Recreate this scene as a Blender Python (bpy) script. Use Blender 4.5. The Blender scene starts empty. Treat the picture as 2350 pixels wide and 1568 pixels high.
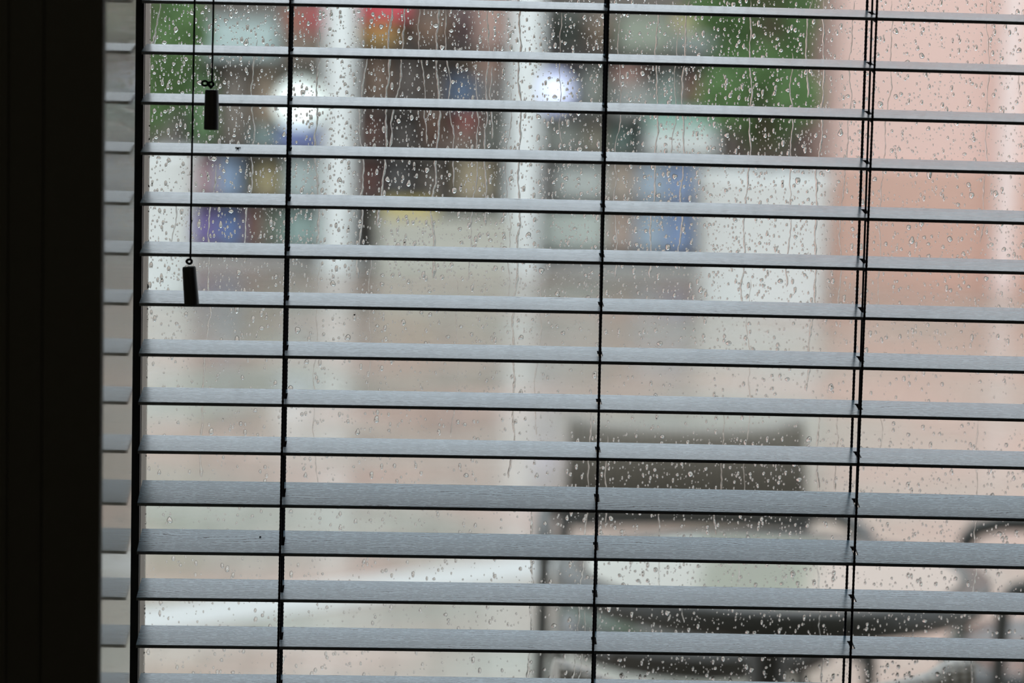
import bpy, math, random
import numpy as np
from mathutils import Vector, Matrix

# ---------------------------------------------------------------- camera, world, light, exposure
scn = bpy.context.scene
COL = scn.collection
FPX = 6383.56
CAM = Vector((0.24513, -2.39863, 1.5502))
_yaw, _pitch, _roll = -0.03921, -0.11317, 0.02474
def _axes():
    cy, sy = math.cos(_yaw), math.sin(_yaw); cp, sp = math.cos(_pitch), math.sin(_pitch)
    cr, sr = math.cos(_roll), math.sin(_roll)
    f = Vector((-sy*cp, cy*cp, sp)); r = Vector((cy, sy, 0)); u = r.cross(f)
    return cr*r + sr*u, -sr*r + cr*u, f
CR, CU, CF = _axes()
cd = bpy.data.cameras.new('camera'); cam = bpy.data.objects.new('camera', cd); COL.objects.link(cam)
cd.sensor_width = 36; cd.lens = FPX/2350*36; cd.clip_start = .05; cd.clip_end = 300
cam.matrix_world = Matrix(((CR.x, CU.x, -CF.x, CAM.x), (CR.y, CU.y, -CF.y, CAM.y), (CR.z, CU.z, -CF.z, CAM.z), (0, 0, 0, 1)))
cd.dof.use_dof = True; cd.dof.focus_distance = 2.465; cd.dof.aperture_fstop = 3.7
scn.camera = cam
w = bpy.data.worlds.new('overcast_sky'); scn.world = w; w.use_nodes = True
wb = w.node_tree.nodes['Background']; wb.inputs[0].default_value = (.84, .91, .98, 1); wb.inputs[1].default_value = 1.0
scn.view_settings.view_transform = 'Standard'; scn.view_settings.look = 'None'
scn.view_settings.exposure = 0.95; scn.view_settings.gamma = 1; scn.view_settings.use_curve_mapping = False
cy_ = scn.cycles
lamp = bpy.data.lights.new('room_fill', 'POINT'); lamp.energy = 2.6; lamp.color = (1, .93, .78); lamp.shadow_soft_size = .12   # unseen fill light added deep in the room to lift the black casing
lo = bpy.data.objects.new('room_fill', lamp); COL.objects.link(lo); lo.location = (.9, -3.4, 2.35)
cy_.use_denoising = True; cy_.max_bounces = 10; cy_.transmission_bounces = 8; cy_.transparent_max_bounces = 12
cy_.diffuse_bounces = 4; cy_.glossy_bounces = 5; cy_.sample_clamp_indirect = 4
def at(px, py, Y):
    """point of the plane y = Y seen at a pixel of the 2350 x 1568 frame"""
    d = CR*((px-1175)/FPX) - CU*((py-784)/FPX) + CF
    return CAM + d*((Y-CAM.y)/d.y)

# ---------------------------------------------------------------- materials
def new_mat(name):
    m = bpy.data.materials.new(name); m.use_nodes = True
    return m, m.node_tree.nodes, m.node_tree.links, m.node_tree.nodes['Principled BSDF']
def mat(name, c, rough=.6, spec=.5, metal=0, bump=None, vary=0, coat=0):
    m, n, l, b = new_mat(name)
    b.inputs['Base Color'].default_value = (*c, 1); b.inputs['Roughness'].default_value = rough
    b.inputs['Specular IOR Level'].default_value = spec; b.inputs['Metallic'].default_value = metal
    b.inputs['Coat Weight'].default_value = coat
    if bump or vary:
        tc = n.new('ShaderNodeTexCoord'); no = n.new('ShaderNodeTexNoise')
        no.inputs['Scale'].default_value = bump[0] if bump else 12; no.inputs['Detail'].default_value = 5
        l.new(tc.outputs['Object'], no.inputs['Vector'])
        if bump:
            bp = n.new('ShaderNodeBump'); bp.inputs['Strength'].default_value = bump[1]; bp.inputs['Distance'].default_value = .01
            l.new(no.outputs['Fac'], bp.inputs['Height']); l.new(bp.outputs['Normal'], b.inputs['Normal'])
        if vary:
            mx = n.new('ShaderNodeMix'); mx.data_type = 'RGBA'
            mx.inputs[6].default_value = (*[x*(1-vary) for x in c], 1); mx.inputs[7].default_value = (*[min(1, x*(1+vary)) for x in c], 1)
            l.new(no.outputs['Fac'], mx.inputs[0]); l.new(mx.outputs[2], b.inputs['Base Color'])
    return m
def slat_material():
    m, n, l, b = new_mat('grey_woodgrain')
    tc = n.new('ShaderNodeTexCoord'); oi = n.new('ShaderNodeObjectInfo')
    mp = n.new('ShaderNodeVectorMath'); mp.operation = 'ADD'
    sc = n.new('ShaderNodeVectorMath'); sc.operation = 'SCALE'; sc.inputs[0].default_value = (3.1, 1.7, 0)
    l.new(oi.outputs['Random'], sc.inputs['Scale']); l.new(tc.outputs['Object'], mp.inputs[0]); l.new(sc.outputs[0], mp.inputs[1])
    # slow waviness of the growth rings
    s1 = n.new('ShaderNodeMapping'); s1.inputs['Scale'].default_value = (9, 34, 1); l.new(mp.outputs[0], s1.inputs[0])
    n1 = n.new('ShaderNodeTexNoise'); n1.inputs['Scale'].default_value = 1; n1.inputs['Detail'].default_value = 2; l.new(s1.outputs[0], n1.inputs['Vector'])
    sx = n.new('ShaderNodeSeparateXYZ'); l.new(mp.outputs[0], sx.inputs[0])
    a = n.new('ShaderNodeMath'); a.operation = 'MULTIPLY'; a.inputs[1].default_value = 420; l.new(sx.outputs['Y'], a.inputs[0])
    a2 = n.new('ShaderNodeMath'); a2.operation = 'MULTIPLY_ADD'; a2.inputs[1].default_value = 10; l.new(n1.outputs['Fac'], a2.inputs[0]); l.new(a.outputs[0], a2.inputs[2])
    s3 = n.new('ShaderNodeMapping'); s3.inputs['Scale'].default_value = (260, 260, 1); l.new(mp.outputs[0], s3.inputs[0])
    n3 = n.new('ShaderNodeTexNoise'); n3.inputs['Scale'].default_value = 1; n3.inputs['Detail'].default_value = 2; l.new(s3.outputs[0], n3.inputs['Vector'])
    a3 = n.new('ShaderNodeMath'); a3.operation = 'MULTIPLY_ADD'; a3.inputs[1].default_value = .5; l.new(n3.outputs['Fac'], a3.inputs[0]); l.new(a2.outputs[0], a3.inputs[2])
    fr = n.new('ShaderNodeMath'); fr.operation = 'FRACT'; l.new(a3.outputs[0], fr.inputs[0])
    ln = n.new('ShaderNodeMath'); ln.operation = 'LESS_THAN'; ln.inputs[1].default_value = .25; l.new(fr.outputs[0], ln.inputs[0])
    s2 = n.new('ShaderNodeMapping'); s2.inputs['Scale'].default_value = (170, 900, 1); l.new(mp.outputs[0], s2.inputs[0])
    n2 = n.new('ShaderNodeTexNoise'); n2.inputs['Scale'].default_value = 1; n2.inputs['Detail'].default_value = 1; l.new(s2.outputs[0], n2.inputs['Vector'])
    gt = n.new('ShaderNodeMath'); gt.operation = 'GREATER_THAN'; gt.inputs[1].default_value = .44; l.new(n2.outputs['Fac'], gt.inputs[0])
    mk = n.new('ShaderNodeMath'); mk.operation = 'MULTIPLY'; l.new(ln.outputs[0], mk.inputs[0]); l.new(gt.outputs[0], mk.inputs[1])
    mx = n.new('ShaderNodeMix'); mx.data_type = 'RGBA'
    mx.inputs[6].default_value = (.085, .15, .20, 1); mx.inputs[7].default_value = (.03, .035, .04, 1)
    l.new(mk.outputs[0], mx.inputs[0]); l.new(mx.outputs[2], b.inputs['Base Color'])
    inv = n.new('ShaderNodeMath'); inv.operation = 'SUBTRACT'; inv.inputs[0].default_value = 1; l.new(mk.outputs[0], inv.inputs[1])
    bp = n.new('ShaderNodeBump'); bp.inputs['Strength'].default_value = .35; bp.inputs['Distance'].default_value = .0002
    l.new(inv.outputs[0], bp.inputs['Height']); l.new(bp.outputs['Normal'], b.inputs['Normal'])
    sp_ = n.new('ShaderNodeMath'); sp_.operation = 'MULTIPLY_ADD'; sp_.inputs[1].default_value = .66; sp_.inputs[2].default_value = .18; l.new(inv.outputs[0], sp_.inputs[0]); l.new(sp_.outputs[0], b.inputs['Specular IOR Level'])
    b.inputs['Roughness'].default_value = .24; b.inputs['Specular IOR Level'].default_value = .5
    return m
def glass_material(name, tint, ior=1.45, gloss=0.0):
    m, n, l, b = new_mat(name); n.remove(b)
    t = n.new('ShaderNodeBsdfTransparent'); t.inputs[0].default_value = (*tint, 1)
    g = n.new('ShaderNodeBsdfGlossy'); g.inputs['Roughness'].default_value = gloss
    f = n.new('ShaderNodeFresnel'); f.inputs[0].default_value = ior
    ge = n.new('ShaderNodeNewGeometry'); iv = n.new('ShaderNodeMath'); iv.operation = 'SUBTRACT'; iv.inputs[0].default_value = 1
    l.new(ge.outputs['Backfacing'], iv.inputs[1])
    mu = n.new('ShaderNodeMath'); mu.operation = 'MULTIPLY'; l.new(f.outputs[0], mu.inputs[0]); l.new(iv.outputs[0], mu.inputs[1])
    mx = n.new('ShaderNodeMixShader'); l.new(mu.outputs[0], mx.inputs[0]); l.new(t.outputs[0], mx.inputs[1]); l.new(g.outputs[0], mx.inputs[2])
    l.new(mx.outputs[0], n['Material Output'].inputs[0])
    return m
def water_material():
    m, n, l, b = new_mat('rain_water'); n.remove(b)
    g = n.new('ShaderNodeBsdfGlass'); g.inputs['IOR'].default_value = 1.333; g.inputs['Roughness'].default_value = 0
    l.new(g.outputs[0], n['Material Output'].inputs[0])
    return m
def ground_material():
    m, n, l, b = new_mat('wet_paving')
    tc = n.new('ShaderNodeTexCoord')
    no = n.new('ShaderNodeTexNoise'); no.inputs['Scale'].default_value = .9; no.inputs['Detail'].default_value = 2; l.new(tc.outputs['Object'], no.inputs['Vector'])
    r = n.new('ShaderNodeValToRGB'); r.color_ramp.elements[0].position = .38; r.color_ramp.elements[0].color = (.35, .345, .295, 1)
    r.color_ramp.elements[1].position = .62; r.color_ramp.elements[1].color = (.47, .345, .285, 1)
    l.new(no.outputs['Fac'], r.inputs[0])
    br = n.new('ShaderNodeTexBrick'); br.inputs['Scale'].default_value = 2.2; br.inputs['Mortar Size'].default_value = .012
    br.inputs['Color1'].default_value = (1, 1, 1, 1); br.inputs['Color2'].default_value = (.86, .84, .83, 1); br.inputs['Mortar'].default_value = (.55, .52, .5, 1)
    l.new(tc.outputs['Object'], br.inputs['Vector'])
    mx = n.new('ShaderNodeMix'); mx.data_type = 'RGBA'; mx.blend_type = 'MULTIPLY'; mx.inputs[0].default_value = 1
    l.new(r.outputs[0], mx.inputs[6]); l.new(br.outputs[0], mx.inputs[7]); l.new(mx.outputs[2], b.inputs['Base Color'])
    n2 = n.new('ShaderNodeTexNoise'); n2.inputs['Scale'].default_value = 2.1; l.new(tc.outputs['Object'], n2.inputs['Vector'])
    mr = n.new('ShaderNodeMapRange'); mr.inputs[1].default_value = .35; mr.inputs[2].default_value = .65; mr.inputs[3].default_value = .12; mr.inputs[4].default_value = .32
    l.new(n2.outputs['Fac'], mr.inputs[0]); l.new(mr.outputs[0], b.inputs['Roughness'])
    return m
def weave_material(name, c):
    m, n, l, b = new_mat(name)
    tc = n.new('ShaderNodeTexCoord')
    wv = n.new('ShaderNodeTexWave'); wv.bands_direction = 'X'; wv.inputs['Scale'].default_value = 28; l.new(tc.outputs['Object'], wv.inputs['Vector'])
    w2 = n.new('ShaderNodeTexWave'); w2.bands_direction = 'Z'; w2.inputs['Scale'].default_value = 50; l.new(tc.outputs['Object'], w2.inputs['Vector'])
    ad = n.new('ShaderNodeMath'); ad.operation = 'MULTIPLY'; l.new(wv.outputs['Fac'], ad.inputs[0]); l.new(w2.outputs['Fac'], ad.inputs[1])
    bp = n.new('ShaderNodeBump'); bp.inputs['Strength'].default_value = .5; bp.inputs['Distance'].default_value = .004
    l.new(ad.outputs[0], bp.inputs['Height']); l.new(bp.outputs['Normal'], b.inputs['Normal'])
    mx = n.new('ShaderNodeMix'); mx.data_type = 'RGBA'; mx.inputs[6].default_value = (*[x*.6 for x in c], 1); mx.inputs[7].default_value = (*c, 1)
    l.new(wv.outputs['Fac'], mx.inputs[0]); l.new(mx.outputs[2], b.inputs['Base Color'])
    b.inputs['Roughness'].default_value = .4; b.inputs['Coat Weight'].default_value = .7; b.inputs['Coat Roughness'].default_value = .22
    return m
M = {}
M['slat'] = slat_material()
M['slatedge'] = mat('plain_slat_edge', (.16, .17, .185), .5)
M['cord'] = mat('black_cord', (.012, .010, .014), .8, .2)
M['tassel'] = mat('dark_tassel', (.05, .048, .042), .45, .4)
M['room'] = mat('dim_room_paint', (.26, .25, .22), .8, .2)
M['casing'] = mat('dark_casing_paint', (.20, .19, .145), .5, .4)
M['sash'] = mat('black_sash', (.012, .012, .013), .5, .3)
M['bead'] = mat('pale_glazing_bead', (.27, .24, .20), .5, .3)
M['jamb'] = mat('glossy_cream_jamb', (.36, .33, .235), .12, .42)
M['pane'] = glass_material('window_glass', (.98, .99, .985))
M['water'] = water_material()
M['ground'] = ground_material()
M['line'] = mat('white_road_paint', (.50, .50, .48), .35)
M['white'] = mat('white_painted', (.80, .83, .81), .5)
M['pink'] = mat('pink_render', (.80, .56, .49), .8, .2, vary=.04)
M['peach'] = mat('peach_render', (.64, .41, .33), .8, .2, vary=.04)
M['palepink'] = mat('pale_pink_render', (.88, .72, .67), .8, .2)
M['interior'] = mat('hazed_brown_board', (.29, .255, .225), .8, .2, vary=.3)  # brown lightened so the colour carries the haze over the shop interior
M['board'] = mat('shelf_board', (.22, .20, .18), .7)
M['facade'] = mat('pale_facade', (.62, .62, .60), .8, .2, vary=.08)
M['mint'] = mat('mint_reflection_cloth', (.70, .86, .79), .8, .2)
M['chairmetal'] = mat('dark_chair_metal', (.035, .034, .028), .35, .5)
M['weave'] = weave_material('dark_wicker', (.24, .21, .165))
M['wetweave'] = mat('wet_dark_seat', (.035, .032, .026), .10, .6)
M['tabletop'] = mat('reflection_toned_glass', (.44, .42, .37), .04, .75)  # pale base colour stands in for bright reflections in the glass
M['leaf'] = mat('green_leaf', (.15, .265, .095), .5, .5, vary=.5)
M['bark'] = mat('bark', (.09, .06, .04), .9)
M['soil'] = mat('soil', (.05, .035, .025), .9)
M['speck'] = mat('dead_insect', (.012, .011, .012), .6)

# ---------------------------------------------------------------- mesh helpers
class MB:
    def __init__(s): s.v = []; s.f = []; s.sm = []
    def add(s, vs, fs, smooth=False):
        o = len(s.v); s.v += [tuple(x) for x in vs]; s.f += [tuple(i+o for i in f) for f in fs]; s.sm += [smooth]*len(fs); return s
    def box(s, x0, y0, z0, x1, y1, z1):
        v = [(x, y, z) for x in (x0, x1) for y in (y0, y1) for z in (z0, z1)]
        return s.add(v, [(0, 1, 3, 2), (4, 6, 7, 5), (0, 4, 5, 1), (2, 3, 7, 6), (0, 2, 6, 4), (1, 5, 7, 3)])
    def tube(s, pts, r, n=10, caps=True):
        pts = [Vector(p) for p in pts]; rr = r if isinstance(r, (list, tuple)) else [r]*len(pts)
        vs = []; fs = []; ref = None
        for i, p in enumerate(pts):
            t = (pts[min(i+1, len(pts)-1)] - pts[max(i-1, 0)]).normalized()
            if ref is None: ref = Vector((1, 0, 0)) if abs(t.x) < .8 else Vector((0, 0, 1))
            u = (ref - t*ref.dot(t)).normalized(); ref = u; v = t.cross(u)
            vs += [p + (u*math.cos(2*math.pi*k/n) + v*math.sin(2*math.pi*k/n))*rr[i] for k in range(n)]
        for i in range(len(pts)-1):
            fs += [(i*n+k, i*n+(k+1) % n, (i+1)*n+(k+1) % n, (i+1)*n+k) for k in range(n)]
        s.add(vs, fs, True)
        if caps:
            s.add(vs[:n], [tuple(range(n-1, -1, -1))]); s.add(vs[-n:], [tuple(range(n))])
        return s
    def lathe(s, prof, c=(0, 0, 0), n=32, smooth=True):
        vs = []; fs = []
        for r, z in prof: vs += [(c[0]+r*math.cos(2*math.pi*k/n), c[1]+r*math.sin(2*math.pi*k/n), c[2]+z) for k in range(n)]
        for i in range(len(prof)-1):
            fs += [(i*n+k, i*n+(k+1) % n, (i+1)*n+(k+1) % n, (i+1)*n+k) for k in range(n)]
        return s.add(vs, fs, smooth)
    def build(s, name, m, parent=None, bevel=0, kind=None):
        me = bpy.data.meshes.new(name); me.from_pydata(s.v, [], s.f); me.polygons.foreach_set('use_smooth', s.sm)
        me.materials.append(m); me.update()
        o = bpy.data.objects.new(name, me); COL.objects.link(o)
        if parent: o.parent = parent
        if bevel:
            b = o.modifiers.new('bevel', 'BEVEL'); b.width = bevel; b.segments = 3; b.limit_method = 'ANGLE'
        if kind: o['kind'] = kind
        return o
def tag(o, label, cat, group=None, kind=None):
    o['label'] = label; o['category'] = cat
    if group: o['group'] = group
    if kind: o['kind'] = kind
    return o
def empty(name, loc=(0, 0, 0), rz=0):
    o = bpy.data.objects.new(name, None); COL.objects.link(o); o.location = loc; o.rotation_euler.z = rz; o.empty_display_size = .1; return o
def copy_tree(o, parent=None):
    c = o.copy(); COL.objects.link(c)
    if parent: c.parent = parent
    for ch in [x for x in bpy.data.objects if x.parent == o]: copy_tree(ch, c)
    return c

# ================================================================ THE SETTING
# inside room (dark), window wall between y = -.245 and y = .13
WX0, WX1, WZ0, WZ1 = -.010, 1.42, .80, 2.10
GY = .118   # outer face of the glass
wl = MB()
wl.box(-1.8, -.235, 0, WX0, .13, 2.6); wl.box(WX1, -.235, 0, 3.2, .13, 2.6)
wl.box(WX0, -.235, 0, WX1, .13, WZ0); wl.box(WX0, -.235, WZ1, WX1, .13, 2.6)
wl.build('wall_front', M['room'], kind='structure')
MB().box(-1.9, -4.2, 0, -1.8, .13, 2.6).build('wall_left', M['room'], kind='structure')
MB().box(3.2, -4.2, 0, 3.3, .13, 2.6).build('wall_right', M['room'], kind='structure')
MB().box(-1.9, -4.3, 0, 3.3, -4.2, 2.6).build('wall_back', M['room'], kind='structure')
MB().box(-1.9, -4.3, 2.6, 3.3, .13, 2.7).build('ceiling', M['room'], kind='structure')
MB().box(-1.9, -4.3, -.1, 3.3, .13, 0).build('floor', mat('dark_floor', (.06, .045, .035), .5), kind='structure')
# stepped casing left of the opening
cs = MB()
for x0, x1, y0 in ((-.0345, .0118, -.249), (-.062, -.034, -.244), (-.070, -.061, -.252), (-.125, -.069, -.240)):
    cs.box(x0, y0, 0, x1, -.235, 2.6)
cs.build('trim_1', M['casing'], bevel=.002, kind='structure')
# glossy jamb board on the left of the recess
jb = MB().box(-.010, -.245, WZ0, .0118, -.004, WZ1)
jb.build('trim_2', M['jamb'], bevel=.001, kind='structure')
MB().box(WX1-.02, -.245, WZ0, WX1, -.004, WZ1).build('trim_3', M['jamb'], bevel=.001, kind='structure')
MB().box(WX0, -.27, WZ0-.02, WX1, .10, WZ0+.004).build('trim_4', M['jamb'], bevel=.001, kind='structure')
# window: sash, bead, glass
win = empty('window_1', (0, 0, 0)); win['kind'] = 'structure'
fr = MB(); XB = .0125
fr.box(WX0, .066, WZ0, XB-.0004, .075, WZ1); fr.box(1.36, .066, WZ0, WX1, .075, WZ1)
fr.box(XB-.0004, .066, WZ0, 1.36, .075, WZ0+.05); fr.box(XB-.0004, .066, WZ1-.05, 1.36, .075, WZ1)
fr.build('window_frame', M['sash'], win)
bd = MB(); bd.box(WX0, .075, WZ0, XB, .128, WZ1); bd.box(1.36, .075, WZ0, WX1, .128, WZ1)
bd.box(XB, .075, WZ0, 1.36, .128, WZ0+.05); bd.box(XB, .075, WZ1-.05, 1.36, .128, WZ1)
bd.build('glazing_bead', M['bead'], win)
MB().box(XB-.002, GY-.005, WZ0+.04, 1.365, GY, WZ1-.04).build('glass_pane', M['pane'], win)

# ground outside
MB().box(-14, .13, -.1, 18, 40, 0).build('ground', M['ground'], kind='structure')
def ground_pt(px, py):
    d = CR*((px-1175)/FPX) - CU*((py-784)/FPX) + CF
    return CAM + d*(-CAM.z/d.z)
a, b_ = ground_pt(-400, 1530), ground_pt(1500, 1262)
dr = (b_-a).normalized(); nn = Vector((-dr.y, dr.x, 0))*.13
ln = MB(); q = [a-nn, b_-nn, b_+nn, a+nn]
ln.add([(p.x, p.y, 0.0) for p in q]+[(p.x, p.y, .004) for p in q], [(0, 3, 2, 1), (4, 5, 6, 7), (0, 1, 5, 4), (1, 2, 6, 5), (2, 3, 7, 6), (3, 0, 4, 7)])
ln.build('trim_5', M['line'], kind='structure')

# ================================================================ VENETIAN BLIND
blind = empty('venetian_blind', (0, 0, 0))
tag(blind, 'grey woodgrain venetian blind with black cords hanging in the window recess', 'blind')
PITCH = .04308; NSL0, NSL1 = -12, 17
XS0, XS1 = .0165, 1.385
CX = (.14118, .41595, .64629 + .0)      # ladder positions
TH = {0: 7.5, 1: 6.8, 2: 7.0, 3: 6.9, 4: 7.8, 5: 7.4, 6: 7.7, 7: 8.2, 8: 7.8, 9: 7.6, 10: 14.4, 11: 13.4, 12: 8.8, 13: 8.2, 14: 7.0}
DZ = {0: .6, 1: 0, 2: .3, 3: .3, 4: .1, 5: -.4, 6: -.4, 7: -1.0, 8: -.5, 9: -.1, 10: -.3, 11: -.5, 12: -.3, 13: .3, 14: .3}
def xat(px, py, Y): return at(px, py, Y).x
LIFT = [(xat(a_, 0, .025), xat(b_, 1568, .025)) for a_, b_ in ((669.5, 642), (1393.5, 1361), (2002.5, 1951))]
def lift_x(li, z): return LIFT[li][0] + (LIFT[li][1]-LIFT[li][0])*((1.56-z)/.59)
def sag(x): return .0012*(1-((x-.42)/.42)**2) if x < .9 else -.0012
def slat(i, th, dz):
    zc = 1.5650 - PITCH*i + dz*.001
    xs = [XS0, XS0+.0006, .05, .09]
    holes = [lift_x(0, zc), lift_x(1, zc), lift_x(2, zc), .95, 1.2]
    for h in holes: xs += [h-.0022, h+.0022]
    xs += [.2, .27, .34, .48, .55, .72, .8, 1.0, 1.1, 1.3, XS1-.0006, XS1]; xs.sort()
    ys = [-.025, -.0242, -.009, .009, .0242, .025]
    c, s = math.cos(th), math.sin(th); T = .00145
    def P(x, y, k):
        cr_ = .0004*(1-(y/.025)**2)
        e = .0002 if abs(y) > .0249 else 0
        h = (T-e)*k+cr_
        return (x, .025 + y*c - h*s, zc + sag(x) + y*s + h*c)
    V = []; idx = {}
    for k in (1, -1):
        for a in range(len(xs)):
            for b in range(len(ys)): idx[k, a, b] = len(V); V.append(P(xs[a], ys[b], k))
    F = []
    keep = lambda a, b: 0 <= a < len(xs)-1 and 0 <= b < len(ys)-1 and not (b == 2 and any(abs(xs[a]-(h-.0022)) < 1e-6 for h in holes))
    for a in range(len(xs)-1):
        for b in range(len(ys)-1):
            if not keep(a, b): continue
            F.append((idx[1, a, b], idx[1, a+1, b], idx[1, a+1, b+1], idx[1, a, b+1]))
            F.append((idx[-1, a, b], idx[-1, a, b+1], idx[-1, a+1, b+1], idx[-1, a+1, b]))
            for (da, db, p, q) in ((-1, 0, (a, b+1), (a, b)), (1, 0, (a+1, b), (a+1, b+1)), (0, -1, (a, b), (a+1, b)), (0, 1, (a+1, b+1), (a, b+1))):
                if not keep(a+da, b+db):
                    F.append((idx[1, *p], idx[-1, *p], idx[-1, *q], idx[1, *q])[::-1])
    m = MB().add(V, F)
    SLATS[i] = m.build('slat', M['slat'], blind); me_ = SLATS[i].data; me_.materials.append(M['slatedge'])
    for pl_ in me_.polygons:
        if abs(pl_.normal.z) < .5: pl_.material_index = 1
    return zc
SLATS = {}
for i in range(NSL0, NSL1):
    th = math.radians(TH.get(i, 7.6)); slat(i, th, DZ.get(i, 0))
ZT, ZB = 1.5650-PITCH*NSL0+.03, 1.5650-PITCH*NSL1-.0
MB().box(XS0, -.003, ZT, XS1, .053, min(ZT+.045, WZ1-.002)).build('headrail', M['slat'], blind, bevel=.002)
MB().box(XS0, .0, ZB-.012, XS1, .05, ZB+.003).build('bottom_rail', M['slat'], blind, bevel=.002)
def cord_pts(fx, y, z0, z1, step=.0012):
    n = int(abs(z1-z0)/step); return [(fx(z0+(z1-z0)*k/n), y, z0+(z1-z0)*k/n) for k in range(n+1)]
def braided(mb, fx, y, z0, z1, r):
    P = cord_pts(fx, y, z0, z1); R_ = [r*(1+.16*math.sin(k*2*math.pi*.0012/.0034)) for k in range(len(P))]
    mb.tube(P, R_, 7)
def lin(xt, xb):   # cord x at image top / image bottom
    return lambda z: xt + (xb-xt)*((1.56-z)/.59)
LAD = [  # front top, front bottom, rear top, rear bottom (pixel columns), slot cord
    ((666, 637), (671.5, 645)), ((1397, 1359), (1389.5, 1364)), ((2013, 1949), (1990.5, 1935))]
for li, (ft, rt) in enumerate(LAD):
    ff = lin(xat(ft[0], 0, -.0012), xat(ft[1], 1568, -.0012)); rf = lin(xat(rt[0], 0, .0515), xat(rt[1], 1568, .0515))
    mb = MB(); braided(mb, ff, -.0014, ZB, ZT, .00105); mb.build('ladder_cord', M['cord'], blind)
    mb = MB(); braided(mb, rf, .0514, ZB, ZT, .0012); mb.last = mb.build('ladder_cord', M['cord'], blind)
    lc = mb.last
    for i in range(NSL0, NSL1):
        th = math.radians(TH.get(i, 7.6)); zc = 1.5650-PITCH*i + DZ.get(i, 0)*.001 + sag(CX[li]) - .0026
        x0, x1 = ff(zc), rf(zc); c, s = math.cos(th)*.0264, math.sin(th)*.0264
        MB().tube([(x0, .025-c, zc-s), ((x0+x1)/2, .025, zc-.0002), (x1, .025+c, zc+s)], .0007, 6).build('ladder_rung', M['cord'], lc)
    MB().tube([(lift_x(li, ZB), .025, ZB), (lift_x(li, 1.3), .025, 1.3), (lift_x(li, ZT), .025, ZT)], .0009, 8).build('lift_cord', M['cord'], blind)
    for i in range(NSL0, NSL1):      # dark clip with a front and a back lip through each slot
        th = math.radians(TH.get(i, 7.6)); zc = 1.5650-PITCH*i + DZ.get(i, 0)*.001 + sag(CX[li])
        c, s = math.cos(th), math.sin(th); gm = MB(); xm = lift_x(li, zc)
        for y0, y1, x0, x1, h0, h1 in ((-.0095, -.0082, -.0020, .0020, -.0013, .0017), (.0076, .0096, -.0026, .0022, -.0013, .0022), (-.0095, .0096, -.0021, -.0014, -.0013, .0012)) if li != 1 else ((-.0093, -.0084, -.0016, .0016, -.0013, .0014),):
            vs = [(xm+x, .025+y*c-h*s, zc+y*s+h*c) for x in (x0, x1) for y in (y0, y1) for h in (h0, h1)]
            gm.add(vs, [(0, 1, 3, 2), (4, 6, 7, 5), (0, 4, 5, 1), (2, 3, 7, 6), (0, 2, 6, 4), (1, 5, 7, 3)])
        gm.build('slot_clip', M['cord'], SLATS[i])
# pull cords with tassels, hanging in front of the slats
YP = -.016
def pull(pts_px, tas_top, tas_bot, loop):
    P = [at(x, y, YP) for x, y in pts_px]; top = P[0] + (P[0]-P[1]).normalized()*.55
    top.z = min(top.z, ZT); mb = MB()
    A = [top]+P; B = []
    for k in range(len(A)-1):
        for j in range(12): B.append(A[k].lerp(A[k+1], j/12))
    B.append(A[-1]); mb.tube(B, .00085, 8)
    c = mb.build('pull_cord', M['cord'], blind)
    e = A[-1]; kn = MB()
    kp = [e + Vector((.0022*math.cos(t)-.001, .0016*math.sin(2*t), .0019*math.sin(t)-.001)) for t in [k*.45 for k in range(15)]]
    kn.tube(kp, .0011, 8)
    if loop:
        lc = e + Vector((-.0062, 0, -.0002))
        kn.tube([lc+Vector((.0026*math.cos(t), .0006*math.sin(t), .0020*math.sin(t))) for t in [k*math.pi/8 for k in range(17)]], .0010, 8, False)
        kn.tube([lc+Vector((.002, 0, .001)), e+Vector((-.002, 0, -.002)), e+Vector((-.0005, 0, -.0045))], .0011, 8)
    kn.build('knot', M['cord'], c)
    t0, t1 = at(*tas_top, YP), at(*tas_bot, YP); ax = t0-t1; L = ax.length
    tb = MB().lathe([(0, 0), (.0058, 0), (.0064, .0006), (.0062, .012), (.0059, L-.002), (.0056, L-.0006), (.0050, L), (.0018, L), (.0016, L-.003), (0, L-.003)], n=40)
    o = tb.build('tassel', M['tassel'], c)
    o.matrix_world = Matrix.Translation(t1) @ ax.to_track_quat('Z', 'Y').to_matrix().to_4x4()
    o.data.polygons.foreach_set('use_smooth', [True]*len(o.data.polygons))
    em = o.modifiers.new('edges', 'EDGE_SPLIT'); em.split_angle = math.radians(35)
    return c
pull([(490, 0), (488, 100), (487, 191)], (486, 206), (485, 298), True)
pull([(447, 0), (441, 320), (437, 598)], (434, 612), (440, 699), False)

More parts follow.
